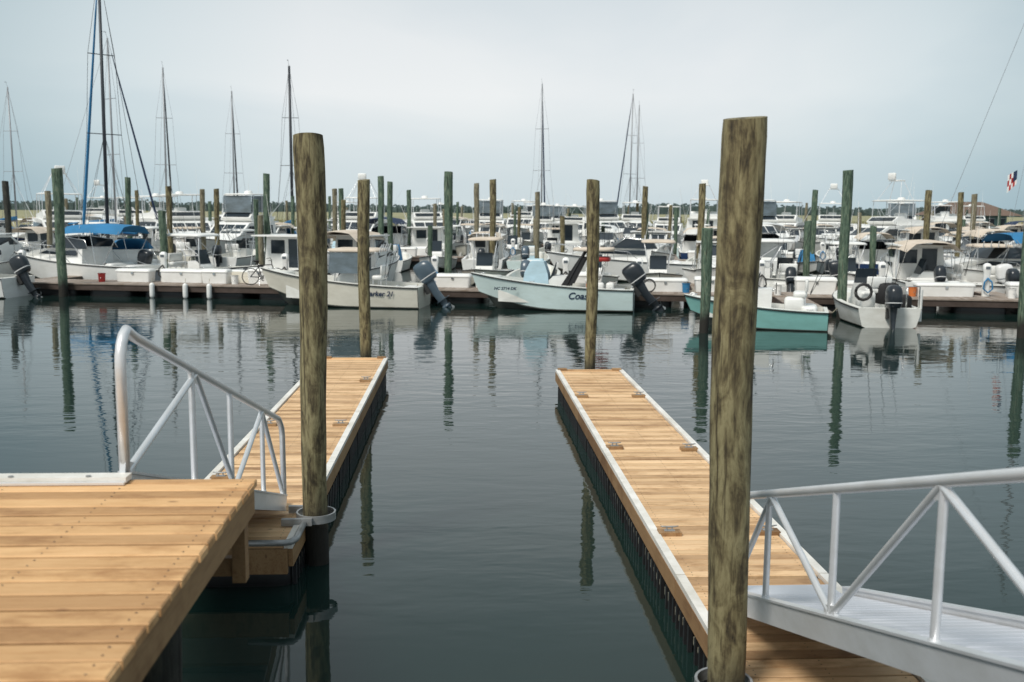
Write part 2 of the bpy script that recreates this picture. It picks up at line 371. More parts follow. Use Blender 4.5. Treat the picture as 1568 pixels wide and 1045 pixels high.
# ------------------------------------------------------------------ gangways
def gangway(name,xr,xo,ya,za,yb,zb,tops,bots,verts,rh=.86):
    e=empty(name); s=(zb-za)/(yb-ya); L=math.hypot(yb-ya,zb-za); a=math.atan(s)
    z=lambda y: za+s*(y-ya)
    mb=MB(); rot=Matrix.Rotation(a,3,'X'); cy=(ya+yb)/2; w=abs(xo-xr); cx=(xr+xo)/2
    mb.box((cx,cy,z(cy)-.02),(w-.1,L,.03),'ramp',rot)
    k=ya+.1
    while k<yb: mb.box((cx,k,z(k)-.0035),(w-.12,.012,.004),'ramp',rot); k+=.15
    mb.box((cx,yb+.13,zb-.035),(w-.06,.34,.012),'ramp',Matrix.Rotation(-.12,3,'X'))
    mb.obj('walking_surface',e)
    mb=MB()
    for x in(xr,xo):
        mb.box((x,cy,z(cy)-.04),(.05,L,.16),'alum',rot)
        mb.box((x,cy,z(cy)+.045),(.075,L,.014),'alum',rot)
    k=ya+.3
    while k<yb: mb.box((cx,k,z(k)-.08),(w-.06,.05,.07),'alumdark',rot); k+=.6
    mb.obj('stringers',e)
    mb=MB(); R_=.029
    zt=lambda y: z(y)+rh
    P=[(xr,ya+.0,za-.05),(xr,ya,zt(ya)-.22)]+[(xr,ya+.14*(1-math.cos(math.radians(t))),zt(ya)-.22+.20*math.sin(math.radians(t))) for t in (20,40,60,80)]+[(xr,ya+.25,zt(ya+.25)),(xr,(ya+yb)/2,zt(cy)),(xr,yb-.22,zt(yb-.22))]
    P+=[(xr,yb-.22+.2*math.sin(math.radians(t)),zt(yb-.22)-.05-.17*(1-math.cos(math.radians(t)))) for t in(30,60,90)]+[(xr,yb,zb)]
    mb.tube(P,R_,'alum',14)
    for y in verts:
        mb.cyl((xr,y,z(y)),(xr,y,zt(y)),.022,.022,'alum',12); mb.cyl((xr,y,z(y)+.05),(xr,y,z(y)+.065),.028,.026,'alum',12)
    seq=[]
    for i in range(max(len(tops),len(bots))):
        if i<len(bots): seq.append((bots[i],0))
        if i<len(tops): seq.append((tops[i],1))
    for (y0,k0),(y1,k1) in zip(seq[:-1],seq[1:]):
        mb.cyl((xr,y0,z(y0)+.05 if not k0 else zt(y0)-.02),(xr,y1,z(y1)+.05 if not k1 else zt(y1)-.02),.022,.022,'alum',12)
    for y in bots: mb.box((xr,y,z(y)+.06),(.03,.16,.09),'alum',rot)
    for y in tops: mb.box((xr,y,zt(y)-.04),(.02,.13,.09),'alum',rot)
    mb.obj('handrail_truss',e)
    return e
gangway('aluminium_gangway',-1.80,-3.0,5.36,2.13,10.15,.60,[6.85,9.1],[5.4,7.95,10.1],[6.75,7.85,9.1],.83)
gangway('aluminium_gangway',2.13,3.08,2.55,2.15,7.42,.61,[4.15,6.45],[3.0,5.32,7.3],[4.13,5.33,6.5],.79)
mb=MB(); mb.box((-3.4,5.27,2.168),(3.3,.10,.03),'strip'); mb.box((-3.4,5.20,2.158),(3.3,.03,.012),'alum')
for k in range(9): mb.cyl((-1.95-.4*k,5.24,2.18),(-1.95-.4*k,5.24,2.19),.014,.014,'galv',8)
mb.obj('gangway_hinge_plate')

# ------------------------------------------------------------------ outboard motor
def outboard(mb,x,y,z,mat,tilt=0,sc=1.0,steer=0):
    T=mb.T.copy()
    mb.T=T@Matrix.Translation((x,y,z))@Matrix.Rotation(steer,4,'Z')@Matrix.Rotation(tilt,4,'Y')@Matrix.Scale(sc,4)
    mb.box((-.04,0,-.02),(.16,.26,.34),'rubber')
    mb.rings([(.12,-.30,0,.22,.16),(.18,-.30,0,.27,.19),(.42,-.31,0,.31,.215),(.60,-.31,0,.31,.21),(.72,-.29,0,.28,.185),(.79,-.26,0,.20,.13),(.81,-.24,0,.10,.06)],mat,20,3.2)
    mb.rings([(.26,-.31,0,.298,.211),(.29,-.31,0,.303,.215)],'engwhite' if mat!='engwhite' else 'greyhull',20,3.2,False)
    mb.rings([(.14,-.25,0,.16,.12),(-.25,-.22,0,.13,.085),(-.55,-.24,0,.13,.05),(-.62,-.26,0,.16,.045)],mat,16,3)
    mb.box((-.30,0,-.60),(.42,.24,.015),mat)
    mb.rings([(-.62,-.26,0,.13,.03),(-.80,-.26,0,.10,.025)],mat,12,2)
    mb.tube([(-.02,0,-.84),(-.10,0,-.84),(-.26,0,-.84),(-.42,0,-.84)],[.01,.05,.06,.045],mat,10)
    mb.add([(-.16,.008,-.88),(-.38,.008,-.88),(-.36,.005,-1.05),(-.30,.005,-1.05),(-.16,-.008,-.88),(-.38,-.008,-.88),(-.36,-.005,-1.05),(-.30,-.005,-1.05)],[(0,1,2,3),(7,6,5,4),(0,3,7,4),(1,5,6,2),(3,2,6,7)],mat)
    for k in range(3):
        a=k*2.094+.4; c_,s_=math.cos(a),math.sin(a)
        mb.add([(-.42,c_*.03,-.84+s_*.03),(-.40,c_*.16-s_*.07,-.84+s_*.16+c_*.07),(-.44,c_*.19,-.84+s_*.19),(-.47,c_*.15+s_*.07,-.84+s_*.15-c_*.07)],[(0,1,2,3)],'galv',True)
    mb.T=T

# ------------------------------------------------------------------ hull
def sstep(t,a,p): return max(0,(t-a)/(1-a))**p
def hull(mb,L,B,h0,h1,hm,dm='deckw',floor=None,rail='rubber',NS=16,foredeck=.78,zfloor=.28,stripe=None):
    def st(t):
        bs=B/2*(1-sstep(t,.35,2.3))*(.93+.07*min(1,t/.3)); bs=max(bs,.02)
        zs=h0+(h1-h0)*t**1.7
        bc=bs*(.86-.42*sstep(t,.5,1.4)); zc=.04+.42*h1*sstep(t,.4,1.9)
        zk=-.28+(.28+.35*h1)*sstep(t,.72,2.2)
        xs=-L/2+L*t; xc=xs-.05*L*sstep(t,.4,2); xk=xs-.10*L*sstep(t,.5,2)
        bm=bc+(bs-bc)*(.62-.22*sstep(t,.5,1)); zm=zc+(zs-zc)*.5; xm=(xs*.55+xc*.45)
        zf=zfloor if t<foredeck else zs-.03
        if floor: zf=floor(t,zs)
        cap=min(.15,bs*.8)
        inn=max(bs-cap,.0)
        return [(xk,0,zk),(xc,bc,zc),(xm,bm,zm),(xs,bs,zs),(xs,inn,zs+.015),(xs,max(inn-.02,0),min(zf,zs+.01)),(xs,0,min(zf,zs+.01)+(.03 if zf>zs-.1 else 0))]
    ts=[ (i/NS) for i in range(NS+1)]
    ts=sorted(set(ts+[foredeck-.001,foredeck+.001]))
    S=[st(t) for t in ts]; mats=['anti',hm,hm,dm,dm,dm]; nn=len(ts)
    for k in range(6):
        if k==2: continue
        for sg in(1,-1):
            rows=[k,k+1,k+2] if k==1 else [k,k+1]; w=len(rows)
            vs=[(p[0],p[1]*sg,p[2]) for sct in S for p in [sct[r_] for r_ in rows]]
            fs=[]
            for i in range(nn-1):
                for j in range(w-1):
                    q=(i*w+j,(i+1)*w+j,(i+1)*w+j+1,i*w+j+1)
                    fs.append(q if sg<0 else q[::-1])
            mb.add(vs,fs,mats[k],True)
    s0=S[0]
    tr=[s0[0],s0[1],s0[2],s0[3]]
    poly=[(p[0]-.02,p[1],p[2]) for p in tr]+[(p[0]-.02,-p[1],p[2]) for p in tr[::-1][:-1]]
    mb.add(poly,[tuple(range(len(poly)))],hm)
    inner=[(p[0]+.10,p[1],p[2]) for p in (s0[4],s0[5])]+[(p[0]+.10,-p[1],p[2]) for p in (s0[5],s0[4])]
    mb.add(inner,[(0,1,2,3)],dm)
    mb.add([(s0[3][0]-.02,s0[3][1],s0[3][2]),(s0[3][0]+.1,s0[4][1],s0[4][2]),(s0[3][0]+.1,-s0[4][1],s0[4][2]),(s0[3][0]-.02,-s0[3][1],s0[3][2])],[(0,1,2,3)],dm)
    for sg in(1,-1):
        mb.tube([(p[3][0],p[3][1]*sg+.012*sg,p[3][2]-.03) for p in S],.024,rail,6)
        vs=[]
        for sct in S:
            a,b_=Vector(sct[1]),Vector(sct[2])
            for f in(-.02,.07):
                q=a.lerp(b_,f); vs.append((q.x,(q.y+.004)*sg,q.z))
        mb.add(vs,[(2*i,2*i+2,2*i+3,2*i+1) for i in range(nn-1)],'anti',True)
    if stripe:
        for sg in(1,-1):
            vs=[]
            for sct in S:
                a,b_=Vector(sct[1]),Vector(sct[2])
                for f in(.10,.30):
                    q=a.lerp(b_,f); vs.append((q.x,(q.y+.006)*sg,q.z))
            mb.add(vs,[(2*i,2*i+2,2*i+3,2*i+1) for i in range(nn-1)],stripe,True)
    return st
def rail_bow(mb,st,t0=.45,h=.55,mat='steel',n=7):
    for sg in(1,-1):
        pts=[]
        for i in range(n+1):
            t=t0+(1-t0)*i/n; p=st(t)[3]; top=(p[0]+(.0),max(p[1]-.06,0)*sg,p[2]+h*(1 if i else .0))
            pts.append(top)
            if i: mb.cyl((p[0],max(p[1]-.06,0)*sg,p[2]),top,.014,.014,mat,6)
        mb.tube(pts,.016,mat,6)
def console(mb,x,z,w=.9,top=None,cover=None,ttop='cbeige',tx=(1.3,1.7),th=2.05,glassm='glass',frame='alum',rods=3):
    if cover:
        mb.prism([(x-.55,z),(x+.75,z),(x+.55,z+.75),(x+.2,z+1.25),(x-.15,z+1.25),(x-.5,z+.85)],lambda a,b_: w/2+.06-.12*(b_-z),cover)
    else:
        mb.prism([(x-.3,z),(x+.55,z),(x+.45,z+.7),(x+.2,z+.95),(x-.3,z+.95)],lambda a,b_: w/2-.03*(b_-z),'white')
        mb.prism([(x+.16,z+.93),(x+.34,z+.83),(x+.10,z+1.45),(x+.07,z+1.45)],lambda a,b_: w/2-.05,glassm)
        mb.tube([(x-.42+.0,.17*math.cos(t),z+.95+.17*math.sin(t)) for t in [k*math.pi/6 for k in range(13)]],.016,'rubber',6)
        mb.cyl((x-.30,0,z+.88),(x-.42,0,z+.95),.025,.02,'steel',6)
    mb.rbox((x-1.15,0,z+.80),(.42,w,.16),'white',.05); mb.rbox((x-1.33,0,z+1.08),(.10,w,.36),'white',.04)
    for sy in(-1,1):
        for xx in(-1.3,-1.0): mb.cyl((x+xx,sy*w*.42,z),(x+xx,sy*w*.42,z+.75),.022,.022,'alum',6)
    mb.rbox((x+.85,0,z+.2),(.5,w*.8,.42),'white',.06)
    for k in range(rods):
        yy=U(-.6,.6)*w; mb.cyl((x-1.45,yy,z+.8),(x-1.45-U(.2,.9),yy+U(-.2,.2),z+U(2.2,3.2)),.012,.004,'cblack',4)
    if ttop:
        hx0,hx1=x-tx[0],x+tx[1]-1.0; hy=w/2+.35; zt=z+th
        mb.rings([(zt-.0,(hx0+hx1)/2,0,(hx1-hx0)/2,hy),(zt+.04,(hx0+hx1)/2,0,(hx1-hx0)/2+.02,hy+.02),(zt+.10,(hx0+hx1)/2,0,(hx1-hx0)/2-.06,hy-.06),(zt+.13,(hx0+hx1)/2,0,(hx1-hx0)/2-.3,hy-.3)],ttop,24,6)
        for sy in(-1,1):
            mb.tube([(x+.5,sy*(w/2+.05),z),(x+.38,sy*(w/2+.05),z+1.2),(x+.55,sy*(hy-.12),zt)],.024,frame,6)
            mb.tube([(x-.4,sy*(w/2+.05),z),(x-.35,sy*(w/2+.05),z+1.2),(x-.8,sy*(hy-.12),zt)],.024,frame,6)
            mb.cyl((x+.40,sy*(w/2+.05),z+1.2),(x-.36,sy*(w/2+.05),z+1.2),.02,.02,frame,6)
            mb.cyl((x+.40,sy*(w/2+.05),z+1.2),(x-.8,sy*(hy-.12),zt),.018,.018,frame,6)
            mb.cyl((hx0+.1,sy*hy*.9,zt),(hx1-.1,sy*hy*.9,zt),.02,.02,frame,6)
        for k in range(5): mb.cyl((hx0-.03,(k-2)*hy*.4,zt),(hx0-.12,(k-2)*hy*.4,zt+.28),.022,.022,frame,6)
        mb.cyl((x-.6,hy*.8,zt+.1),(x-.9,hy*.8,zt+2.0),.012,.005,'white',5)

def cc_boat(L=6.4,B=2.4,h0=.75,h1=1.15,hm='white',ttop='white',cover=None,eng='engdark',neng=1,tilt=.0,bowr=False,stripe=None,frame='alum',dm='deckw',th=2.05,esc=1.1):
    mb=MB(); st=hull(mb,L,B,h0,h1,hm,dm,stripe=stripe,foredeck=.82)
    console(mb,-.05*L,.28,B*.38,cover=cover,ttop=ttop,frame=frame,th=th)
    mb.rbox((-L*.5+.55,0,.5),(.5,B*.62,.5),'white',.06)
    for k in range(neng):
        yy=0 if neng==1 else (-.33+.66*k)
        outboard(mb,-L/2-.06,yy,h0-.12,eng,tilt,esc)
    for t in(.12,.6,.93):
        for sg in(1,-1):
            p=st(t)[3]; mb.tube([(p[0]-.1,(p[1]-.07)*sg,p[2]+.05),(p[0],(p[1]-.07)*sg,p[2]+.04),(p[0]+.1,(p[1]-.07)*sg,p[2]+.05)],.012,'steel',6)
    if bowr: rail_bow(mb,st,.6,.3)
    return mb
def cruiser(L=8.5,B=2.9,hm='white',canvas='cblue',eng=None,hard=False,top='white',antenna=True):
    mb=MB(); h0,h1=.95,1.45
    fl=lambda t,zs: .45 if t<.36 else zs-.02
    st=hull(mb,L,B,h0,h1,hm,'white',floor=fl,foredeck=.36,stripe='cnavy' if R()<.5 else None)
    hw=lambda x,z: max(.12,min(B/2-.28,(B/2-.28)*(1-sstep((x+L/2)/L,.45,2.0))) -.10*(z-1.0))
    x0=-.14*L
    P=[(x0,.9),(.40*L,1.2),(.30*L,1.55),(.12*L,1.72),(.02*L,2.32),(x0,2.36)] if hard else [(x0,.9),(.40*L,1.2),(.28*L,1.56),(.10*L,1.72),(x0,1.75)]
    mb.prism(P,hw,'white')
    mb.sidepanel([(x0+.3,1.38),(.22*L,1.44),(.14*L,1.60),(x0+.3,1.62)],hw,'glass')
    if not hard:
        ws=[(.10*L,1.72),(.115*L,1.72),(.02*L,2.22),(.01*L,2.22)]
        mb.prism(ws,lambda x,z: B/2-.42-.1*(z-1.8),'glass')
        for sg in(1,-1):
            mb.add([(.10*L,sg*(B/2-.42),1.72),(x0-.3,sg*(B/2-.32),1.7),(x0-.1,sg*(B/2-.42),2.08),(.02*L,sg*(B/2-.47),2.22)],[(0,1,2,3)],'glass')
            mb.tube([(.10*L,sg*(B/2-.42),1.72),(.015*L,sg*(B/2-.47),2.24),(x0-.1,sg*(B/2-.42),2.09),(x0-.3,sg*(B/2-.32),1.7)],.02,'steel',6)
        mb.tube([(.015*L,-(B/2-.47),2.24),(.02*L,0,2.26),(.015*L,(B/2-.47),2.24)],.02,'steel',6)
    else:
        mb.sidepanel([(x0+.12,1.85),(.07*L,1.85),(.01*L,2.22),(x0+.12,2.24)],hw,'glass')
        a=Vector((.12*L,0,1.72)); b_=Vector((.02*L,0,2.32)); n_=Vector((b_.z-a.z,0,a.x-b_.x)).normalized()*.008
        p,q=a.lerp(b_,.12)+n_,a.lerp(b_,.88)+n_; w1,w2=hw(p.x,p.z)-.1,hw(q.x,q.z)-.1
        for s0_,s1_ in((-1,-.04),(.04,1)): mb.add([(p.x,w1*s0_,p.z),(p.x,w1*s1_,p.z),(q.x,w2*s1_,q.z),(q.x,w2*s0_,q.z)],[(0,1,2,3)],'glass')
        mb.add([(x0-.008,-.75,1.0),(x0-.008,-.1,1.0),(x0-.008,-.1,2.25),(x0-.008,-.75,2.25)],[(0,1,2,3)],'glass')
        mb.add([(x0-.008,.1,1.6),(x0-.008,.85,1.6),(x0-.008,.85,2.2),(x0-.008,.1,2.2)],[(0,1,2,3)],'glass')
        mb.box((x0+.3,0,2.40),(1.0+.16*L,B-.5,.06),'white')
        for sg in(1,-1): mb.cyl((x0-.9,sg*(B/2-.2),.95),(x0-.75,sg*(B/2-.35),2.38),.02,.02,'steel',6)
    zt=2.6 if not hard else 2.42
    if canvas:
        c0,c1=-.42*L,-.0*L
        vs=[];ny=7
        for i in range(6):
            xx=c0+(c1-c0)*i/5
            for k in range(ny):
                yy=-1+2*k/(ny-1); vs.append((xx,yy*(B/2-.25),zt+.16*(1-yy*yy)+.08*math.sin(math.pi*i/5)-(.25 if abs(yy)==1 else 0)))
        mb.add(vs,[(i*ny+k,i*ny+k+1,(i+1)*ny+k+1,(i+1)*ny+k) for i in range(5) for k in range(ny-1)],canvas,True)
        for sg in(1,-1):
            for xa,xb in((c0,-.3*L),(c1,-.2*L),((c0+c1)/2,-.25*L)): mb.cyl((xb,sg*(B/2-.2),1.0),(xa,sg*(B/2-.26),zt-.1),.014,.014,'steel',6)
    mb.rbox((-.30*L,0,.75),(.5,B*.6,.6),'white',.08); mb.rbox((-.46*L,0,.75),(.5,B*.7,.5),'white',.08)
    rail_bow(mb,st,.42,.45)
    if eng: outboard(mb,-L/2-.06,0,h0-.15,eng,.3)
    if antenna: mb.cyl((-.1*L,B/2-.5,2.1),(-.14*L,B/2-.45,4.2),.012,.006,'white',5)
    return mb
def sportfish(L=11.5,B=3.9,hm='white',top='white',tower=False,enc=None):
    mb=MB(); h0,h1=1.05,1.8
    fl=lambda t,zs:.6 if t<.3 else zs-.02
    st=hull(mb,L,B,h0,h1,hm,'white',floor=fl,foredeck=.3)
    hw=lambda x,z: max(.2,(B/2-.35)*(1-sstep((x+L/2)/L,.5,2.2))-.10*(z-1.2))
    x0=-.2*L
    P=[(x0,1.0),(.32*L,1.4),(.20*L,1.85),(.10*L,2.62),(-.0*L,2.7),(x0-.5,2.7),(x0-.5,2.6),(x0,2.58)]
    mb.prism(P,hw,'white')
    mb.sidepanel([(x0+.35,1.9),(.155*L,1.95),(.10*L,2.42),(x0+.35,2.45)],hw,'glass')
    mb.sidepanel([(.0*L,1.45),(.2*L,1.52),(.18*L,1.68),(.0*L,1.63)],hw,'glass')
    a=Vector((.20*L,0,1.85)); b_=Vector((.10*L,0,2.62)); n_=Vector((b_.z-a.z,0,a.x-b_.x)).normalized()*.01
    p,q=a.lerp(b_,.15)+n_,a.lerp(b_,.85)+n_; w1,w2=hw(p.x,p.z)-.15,hw(q.x,q.z)-.15
    for s0_,s1_ in((-1,-.36),(-.3,.3),(.36,1)): mb.add([(p.x,w1*s0_,p.z),(p.x,w1*s1_,p.z),(q.x,w2*s1_,q.z),(q.x,w2*s0_,q.z)],[(0,1,2,3)],'glass')
    mb.add([(x0-.01,-.9,1.1),(x0-.01,-.2,1.1),(x0-.01,-.2,2.45),(x0-.01,-.9,2.45)],[(0,1,2,3)],'glass')
    mb.add([(x0-.01,.1,1.7),(x0-.01,1.1,1.7),(x0-.01,1.1,2.45),(x0-.01,.1,2.45)],[(0,1,2,3)],'glass')
    mb.prism([(x0-.3,2.7),(.03*L,2.7),(.06*L,2.95),(.02*L,3.3),(-.02*L,3.35),(-.03*L,3.2),(x0-.3,3.0)],lambda x,z:B/2-.75,'white')
    mb.add([(.055*L+.02,-(B/2-.9),3.02),(.055*L+.02,(B/2-.9),3.02),(.025*L+.02,(B/2-.9),3.27),(.025*L+.02,-(B/2-.9),3.27)],[(0,1,2,3)],'glass')
    mb.rbox((-.10*L,0,3.3),(.7,.8,.6),'white',.1)
    zt=4.45
    mb.rings([(zt,-.08*L,0,.12*L,B/2-.7),(zt+.04,-.08*L,0,.125*L,B/2-.68),(zt+.10,-.08*L,0,.11*L,B/2-.85)],top,20,6)
    for sg in(1,-1):
        for xa,xb in((-.18*L,-.2*L),(.01*L,.02*L),(-.09*L,-.09*L)): mb.cyl((xb,sg*(B/2-.78),3.0),(xa,sg*(B/2-.78),zt),.028,.028,'alum',6)
        mb.cyl((-.05*L,sg*(B/2-.3),2.7),(-.40*L,sg*(B/2+.4),5.6),.02,.006,'alum',5)
        if enc: mb.add([(.035*L,sg*(B/2-.8),3.3),(-.12*L,sg*(B/2-.8),3.3),(-.12*L,sg*(B/2-.8),zt-.05),(.025*L,sg*(B/2-.8),zt-.05)],[(0,1,2,3)],enc)
    mb.cyl((-.05*L,(B/2-.8),zt),(-.08*L,(B/2-.8),zt+2.0),.012,.005,'white',5)
    if enc: mb.add([(.04*L,-(B/2-.8),3.3),(.04*L,(B/2-.8),3.3),(.03*L,(B/2-.8),zt-.05),(.03*L,-(B/2-.8),zt-.05)],[(0,1,2,3)],enc)
    mb.rings([(zt+.10,-.1*L,0,.28,.28),(zt+.24,-.1*L,0,.28,.28),(zt+.30,-.1*L,0,.15,.15)],'white',16,2)
    if tower:
        for sg in(1,-1):
            for dx in(-.1,0): mb.cyl((dx*L,sg*(B/2-.9),zt),(-.06*L+dx*2,sg*.45,zt+1.5),.025,.025,'alum',6)
        mb.rbox((-.06*L,0,zt+1.5),(.9,1.0,.08),'white',.03)
        mb.rbox((-.02*L,0,zt+1.8),(.2,.7,.5),'white',.05)
    rail_bow(mb,st,.4,.55)
    return mb
def sailboat(L=9,B=3,mast=14.0,hm='white',mm='mastgrey',jib='cnavy',cover='cblue',mr=.075,dodger='cblue',flag=False):
    mb=MB(); h0,h1=.95,1.3
    fl=lambda t,zs:.55 if t<.28 else zs-.02
    st=hull(mb,L,B,h0,h1,hm,'white',floor=fl,foredeck=.28,stripe='cnavy')
    hw=lambda x,z:max(.15,(B/2-.55)*(1-sstep((x+L/2)/L,.45,2))-.12*(z-1))
    mb.prism([(-.2*L,1.0),(.28*L,1.15),(.22*L,1.40),(-.2*L,1.55)],hw,'white')
    mb.sidepanel([(-.15*L,1.22),(.15*L,1.24),(.14*L,1.35),(-.15*L,1.38)],hw,'glass')
    mx=.08*L; bow=(L/2,0,h1); st_=(-L/2,0,h0+.1); top=(mx-.1,0,mast); 
    mb.tube([(mx,0,1.4),(mx-.04,0,mast*.5),(mx-.1,0,mast)],[mr,mr,mr*.75],mm,8)
    mb.cyl((mx-.1,0,mast),(mx-.25,.05,mast+.5),.012,.008,mm,5); mb.box((mx-.3,.05,mast+.4),(.35,.02,.03),mm)
    mb.cyl((mx-.1,0,2.3),(mx-.42*L,0,2.25),.06,.05,mm,8)
    mb.tube([(mx-.15,0,2.55),(mx-.2*L,0,2.45),(mx-.40*L,0,2.35)],[.17,.15,.08],cover,8)
    for f,s_ in((.42,.85),(.70,.65)):
        z=1.4+(mast-1.4)*f
        mb.cyl((mx-.05,-s_,z),(mx-.05,s_,z),.022,.022,mm,6)
    for sg in(1,-1):
        z1=1.4+(mast-1.4)*.42; z2=1.4+(mast-1.4)*.70
        mb.tube([(mx-.05,sg*(B/2-.1),h0+.15),(mx-.05,sg*.85,z1),(mx-.05,sg*.65,z2),(mx-.1,0,mast-.1)],.012,mm,4)
        mb.cyl((mx-.5,sg*(B/2-.1),h0+.15),(mx-.05,0,z1),.010,.010,mm,4); mb.cyl((mx+.4,sg*(B/2-.2),h0+.15),(mx-.05,0,z1),.010,.010,mm,4)
    mb.cyl(st_,top,.012,.012,mm,4); mb.cyl(bow,top,.012,.012,mm,4)
    if jib:
        bv,tv=Vector(bow),Vector(top)
        mb.tube([bv.lerp(tv,.06),bv.lerp(tv,.12),bv.lerp(tv,.5),bv.lerp(tv,.85),bv.lerp(tv,.93)],[.03,.085,.07,.045,.02],jib,8)
    if dodger:
        vs=[];ny=7
        for i,(xx,zz) in enumerate([(-.12*L,1.5),(-.16*L,2.0),(-.27*L,2.1)]):
            for k in range(ny):
                yy=-1+2*k/(ny-1); vs.append((xx,yy*(B/2-.5),zz-(.5 if i else 0)*yy**4))
        mb.add(vs,[(i*ny+k,i*ny+k+1,(i+1)*ny+k+1,(i+1)*ny+k) for i in range(2) for k in range(ny-1)],dodger,True)
    rail_bow(mb,st,.3,.55,'steel',8)
    if flag:
        fx=1.5; z=5.7
        mb.cyl((fx+.35,-.8,1.2),(fx-.55,-.8,8.0),.009,.009,mm,4)
        vs=[];fs=[]
        for i in range(6):
            for j in range(4):
                vs.append((fx+.08*i,-.8+.05*math.sin(i*1.9+j*.6),z-.22*j-.05*i*(1+.25*j)))
        for i in range(5):
            for j in range(3): fs.append((i*4+j,i*4+j+1,(i+1)*4+j+1,(i+1)*4+j))
        for q,f in enumerate(fs):
            i,j=q//3,q%3
            mb.add([vs[k] for k in f],[(0,1,2,3)],'cnavy' if (i<2 and j<2) else ('red' if (i+j)%2 else 'white'),True)
    return mb

def place(mb,name,x,y,ang,z=0):
    o=mb.obj(name); o.location=(x,y,z); o.rotation_euler=(U(-.01,.01),U(-.008,.008),math.radians(ang)); return o
def inst(o,name,x,y,ang,sc=1):
    n=bpy.data.objects.new(name,o.data); scene.collection.objects.link(n)
    n.location=(x,y,0); n.rotation_euler=(U(-.015,.015),U(-.01,.01),math.radians(ang)); n.scale=(sc,sc,sc); return n
def letter(parent,txt,x,y,z,size,tilt,mat='cnavy',sg=1):
    cu=bpy.data.curves.new('hull_lettering','FONT'); cu.body=txt; cu.size=size; cu.shear=.25; cu.extrude=.002; cu.offset=.006
    cu.materials.append(M[mat]); o=bpy.data.objects.new('hull_lettering',cu); scene.collection.objects.link(o); o.parent=parent
    X=Vector((-1*sg,0,0)); Y=Vector((0,math.sin(tilt)*sg,math.cos(tilt))); Z=X.cross(Y)
    o.matrix_local=Matrix(((X.x,Y.x,Z.x,x),(X.y,Y.y,Z.y,y),(X.z,Y.z,Z.z,z),(0,0,0,1)))

def angto(bx,by,sx,sy): return math.degrees(math.atan2(by-sy,bx-sx))
mb=cc_boat(6.3,2.4,.80,1.35,'cream','cbeige',None,'engblue',1,.6,frame='alum',th=1.75,esc=1.15)
for sy in(-1,1): mb.add([(-.9,sy*.85,1.25),(.25,sy*.85,1.25),(.2,sy*.8,2.0),(-.9,sy*.8,2.0)],[(0,1,2,3)],'clear')
o=place(mb,'center_console_boat',-4.35,37.65,angto(-7.3,38.2,-1.3,37.05))
letter(o,'Parker 21',-1.25,1.15,.47,.26,.16)
mb=cc_boat(6.0,2.35,.80,1.3,'aqua',None,None,'engdark',1,.65,esc=1.15)
mb.prism([(.0,.3),(1.1,.3),(.95,1.35),(.75,1.75),(.25,1.75),(.1,1.3)],lambda x,z:.55-.12*(z-.3),'cpale')
x=-.9
for sy in(-1,1):
    mb.tube([(x+.55,sy*.62,.3),(x+.1,sy*.6,1.3),(x-.35,sy*.58,2.15)],.035,'cblack',6); mb.tube([(x-.9,sy*.62,.3),(x-.6,sy*.6,1.4),(x-.55,sy*.58,2.15)],.035,'cblack',6)
    mb.add([(x+.5,sy*.6,.9),(x+.1,sy*.6,.9),(x-.4,sy*.58,1.9),(x-.15,sy*.58,1.9)],[(0,1,2,3)],'cblack')
mb.rbox((x-.65,0,2.2),(1.5,1.4,.12),'cbeige',.05); mb.rbox((x-.9,0,1.85),(.7,1.1,.16),'red',.05)
for xx in(-.3,.1,.5): mb.rbox((-1.9+xx*.9,.55,.85),(.28,.3,.35),'white' if xx<.4 else 'orange',.06)
o=place(mb,'center_console_boat',3.45,36.45,angto(.54,37.05,6.3,35.9))
letter(o,'Coastal',-.7,1.125,.46,.34,.16)
letter(o,'NC 2714 DK',2.0,.93,.74,.15,.32)
mb=cc_boat(4.4,1.9,.62,.95,'teal',None,None,'engdark',0,0)
mb.rbox((-1.2,.2,.75),(.6,.5,.5),'white',.08); mb.rbox((.9,0,.6),(.9,.9,.3),'cpale',.1)
place(mb,'skiff_boat',9.35,30.85,angto(7.5,31.5,11.1,30.3))
mb=MB(); st=hull(mb,5.2,2.1,.62,.9,'deckw','deckw'); console(mb,-.1,.28,.8,ttop=None); outboard(mb,-2.66,0,.5,'engdark',.1,1.05)
mb.rbox((-1.9,-.55,.75),(.6,.6,.5),'cblack',.1); mb.rbox((-1.7,.5,.8),(.7,.5,.6),'white',.1)
mb.tube([(-2.3+.0,.75+.25*math.cos(t),1.1+.25*math.sin(t)) for t in [k*math.pi/6 for k in range(13)]],.05,'rubber',6)
mb.tube([(-2.45,-.95,.6),(-2.45,-.95,1.3),(-2.45,-.55,1.3),(-2.45,-.55,.6)],.025,'steel',6)
mb.cyl((-2.4,-1.0,.2),(-2.4,-1.0,1.2),.07,.07,'white',8)
mb.rbox((-1.2,-.3,1.0),(.8,.7,.7),'cblack',.12)
place(mb,'work_skiff_boat',13.85,33.1,84)
mb=cc_boat(6.2,2.4,.8,1.2,'white','white',None,'engdark',1,.5)
place(mb,'center_console_boat',-20.6,41.3,angto(-25,42,-17.5,40.7))
place(cruiser(7.4,2.7,'white','cblue',None),'cabin_cruiser',-17.6,47.5,160)
place(cc_boat(6.3,2.3,.8,1.15,'greyhull','white',None,'engdark',1,.3),'center_console_boat',-11.3,45.3,-25)
place(cruiser(8.0,3.0,'cream',None,None,True),'cabin_cruiser',-7.0,45.5,62)
place(cruiser(7.4,2.7,'white','cbeige','engwhite',True),'cabin_cruiser',-4.3,46.5,70)
place(cruiser(8.4,2.8,'white',None,None,False),'cabin_cruiser',8.8,51.5,172)
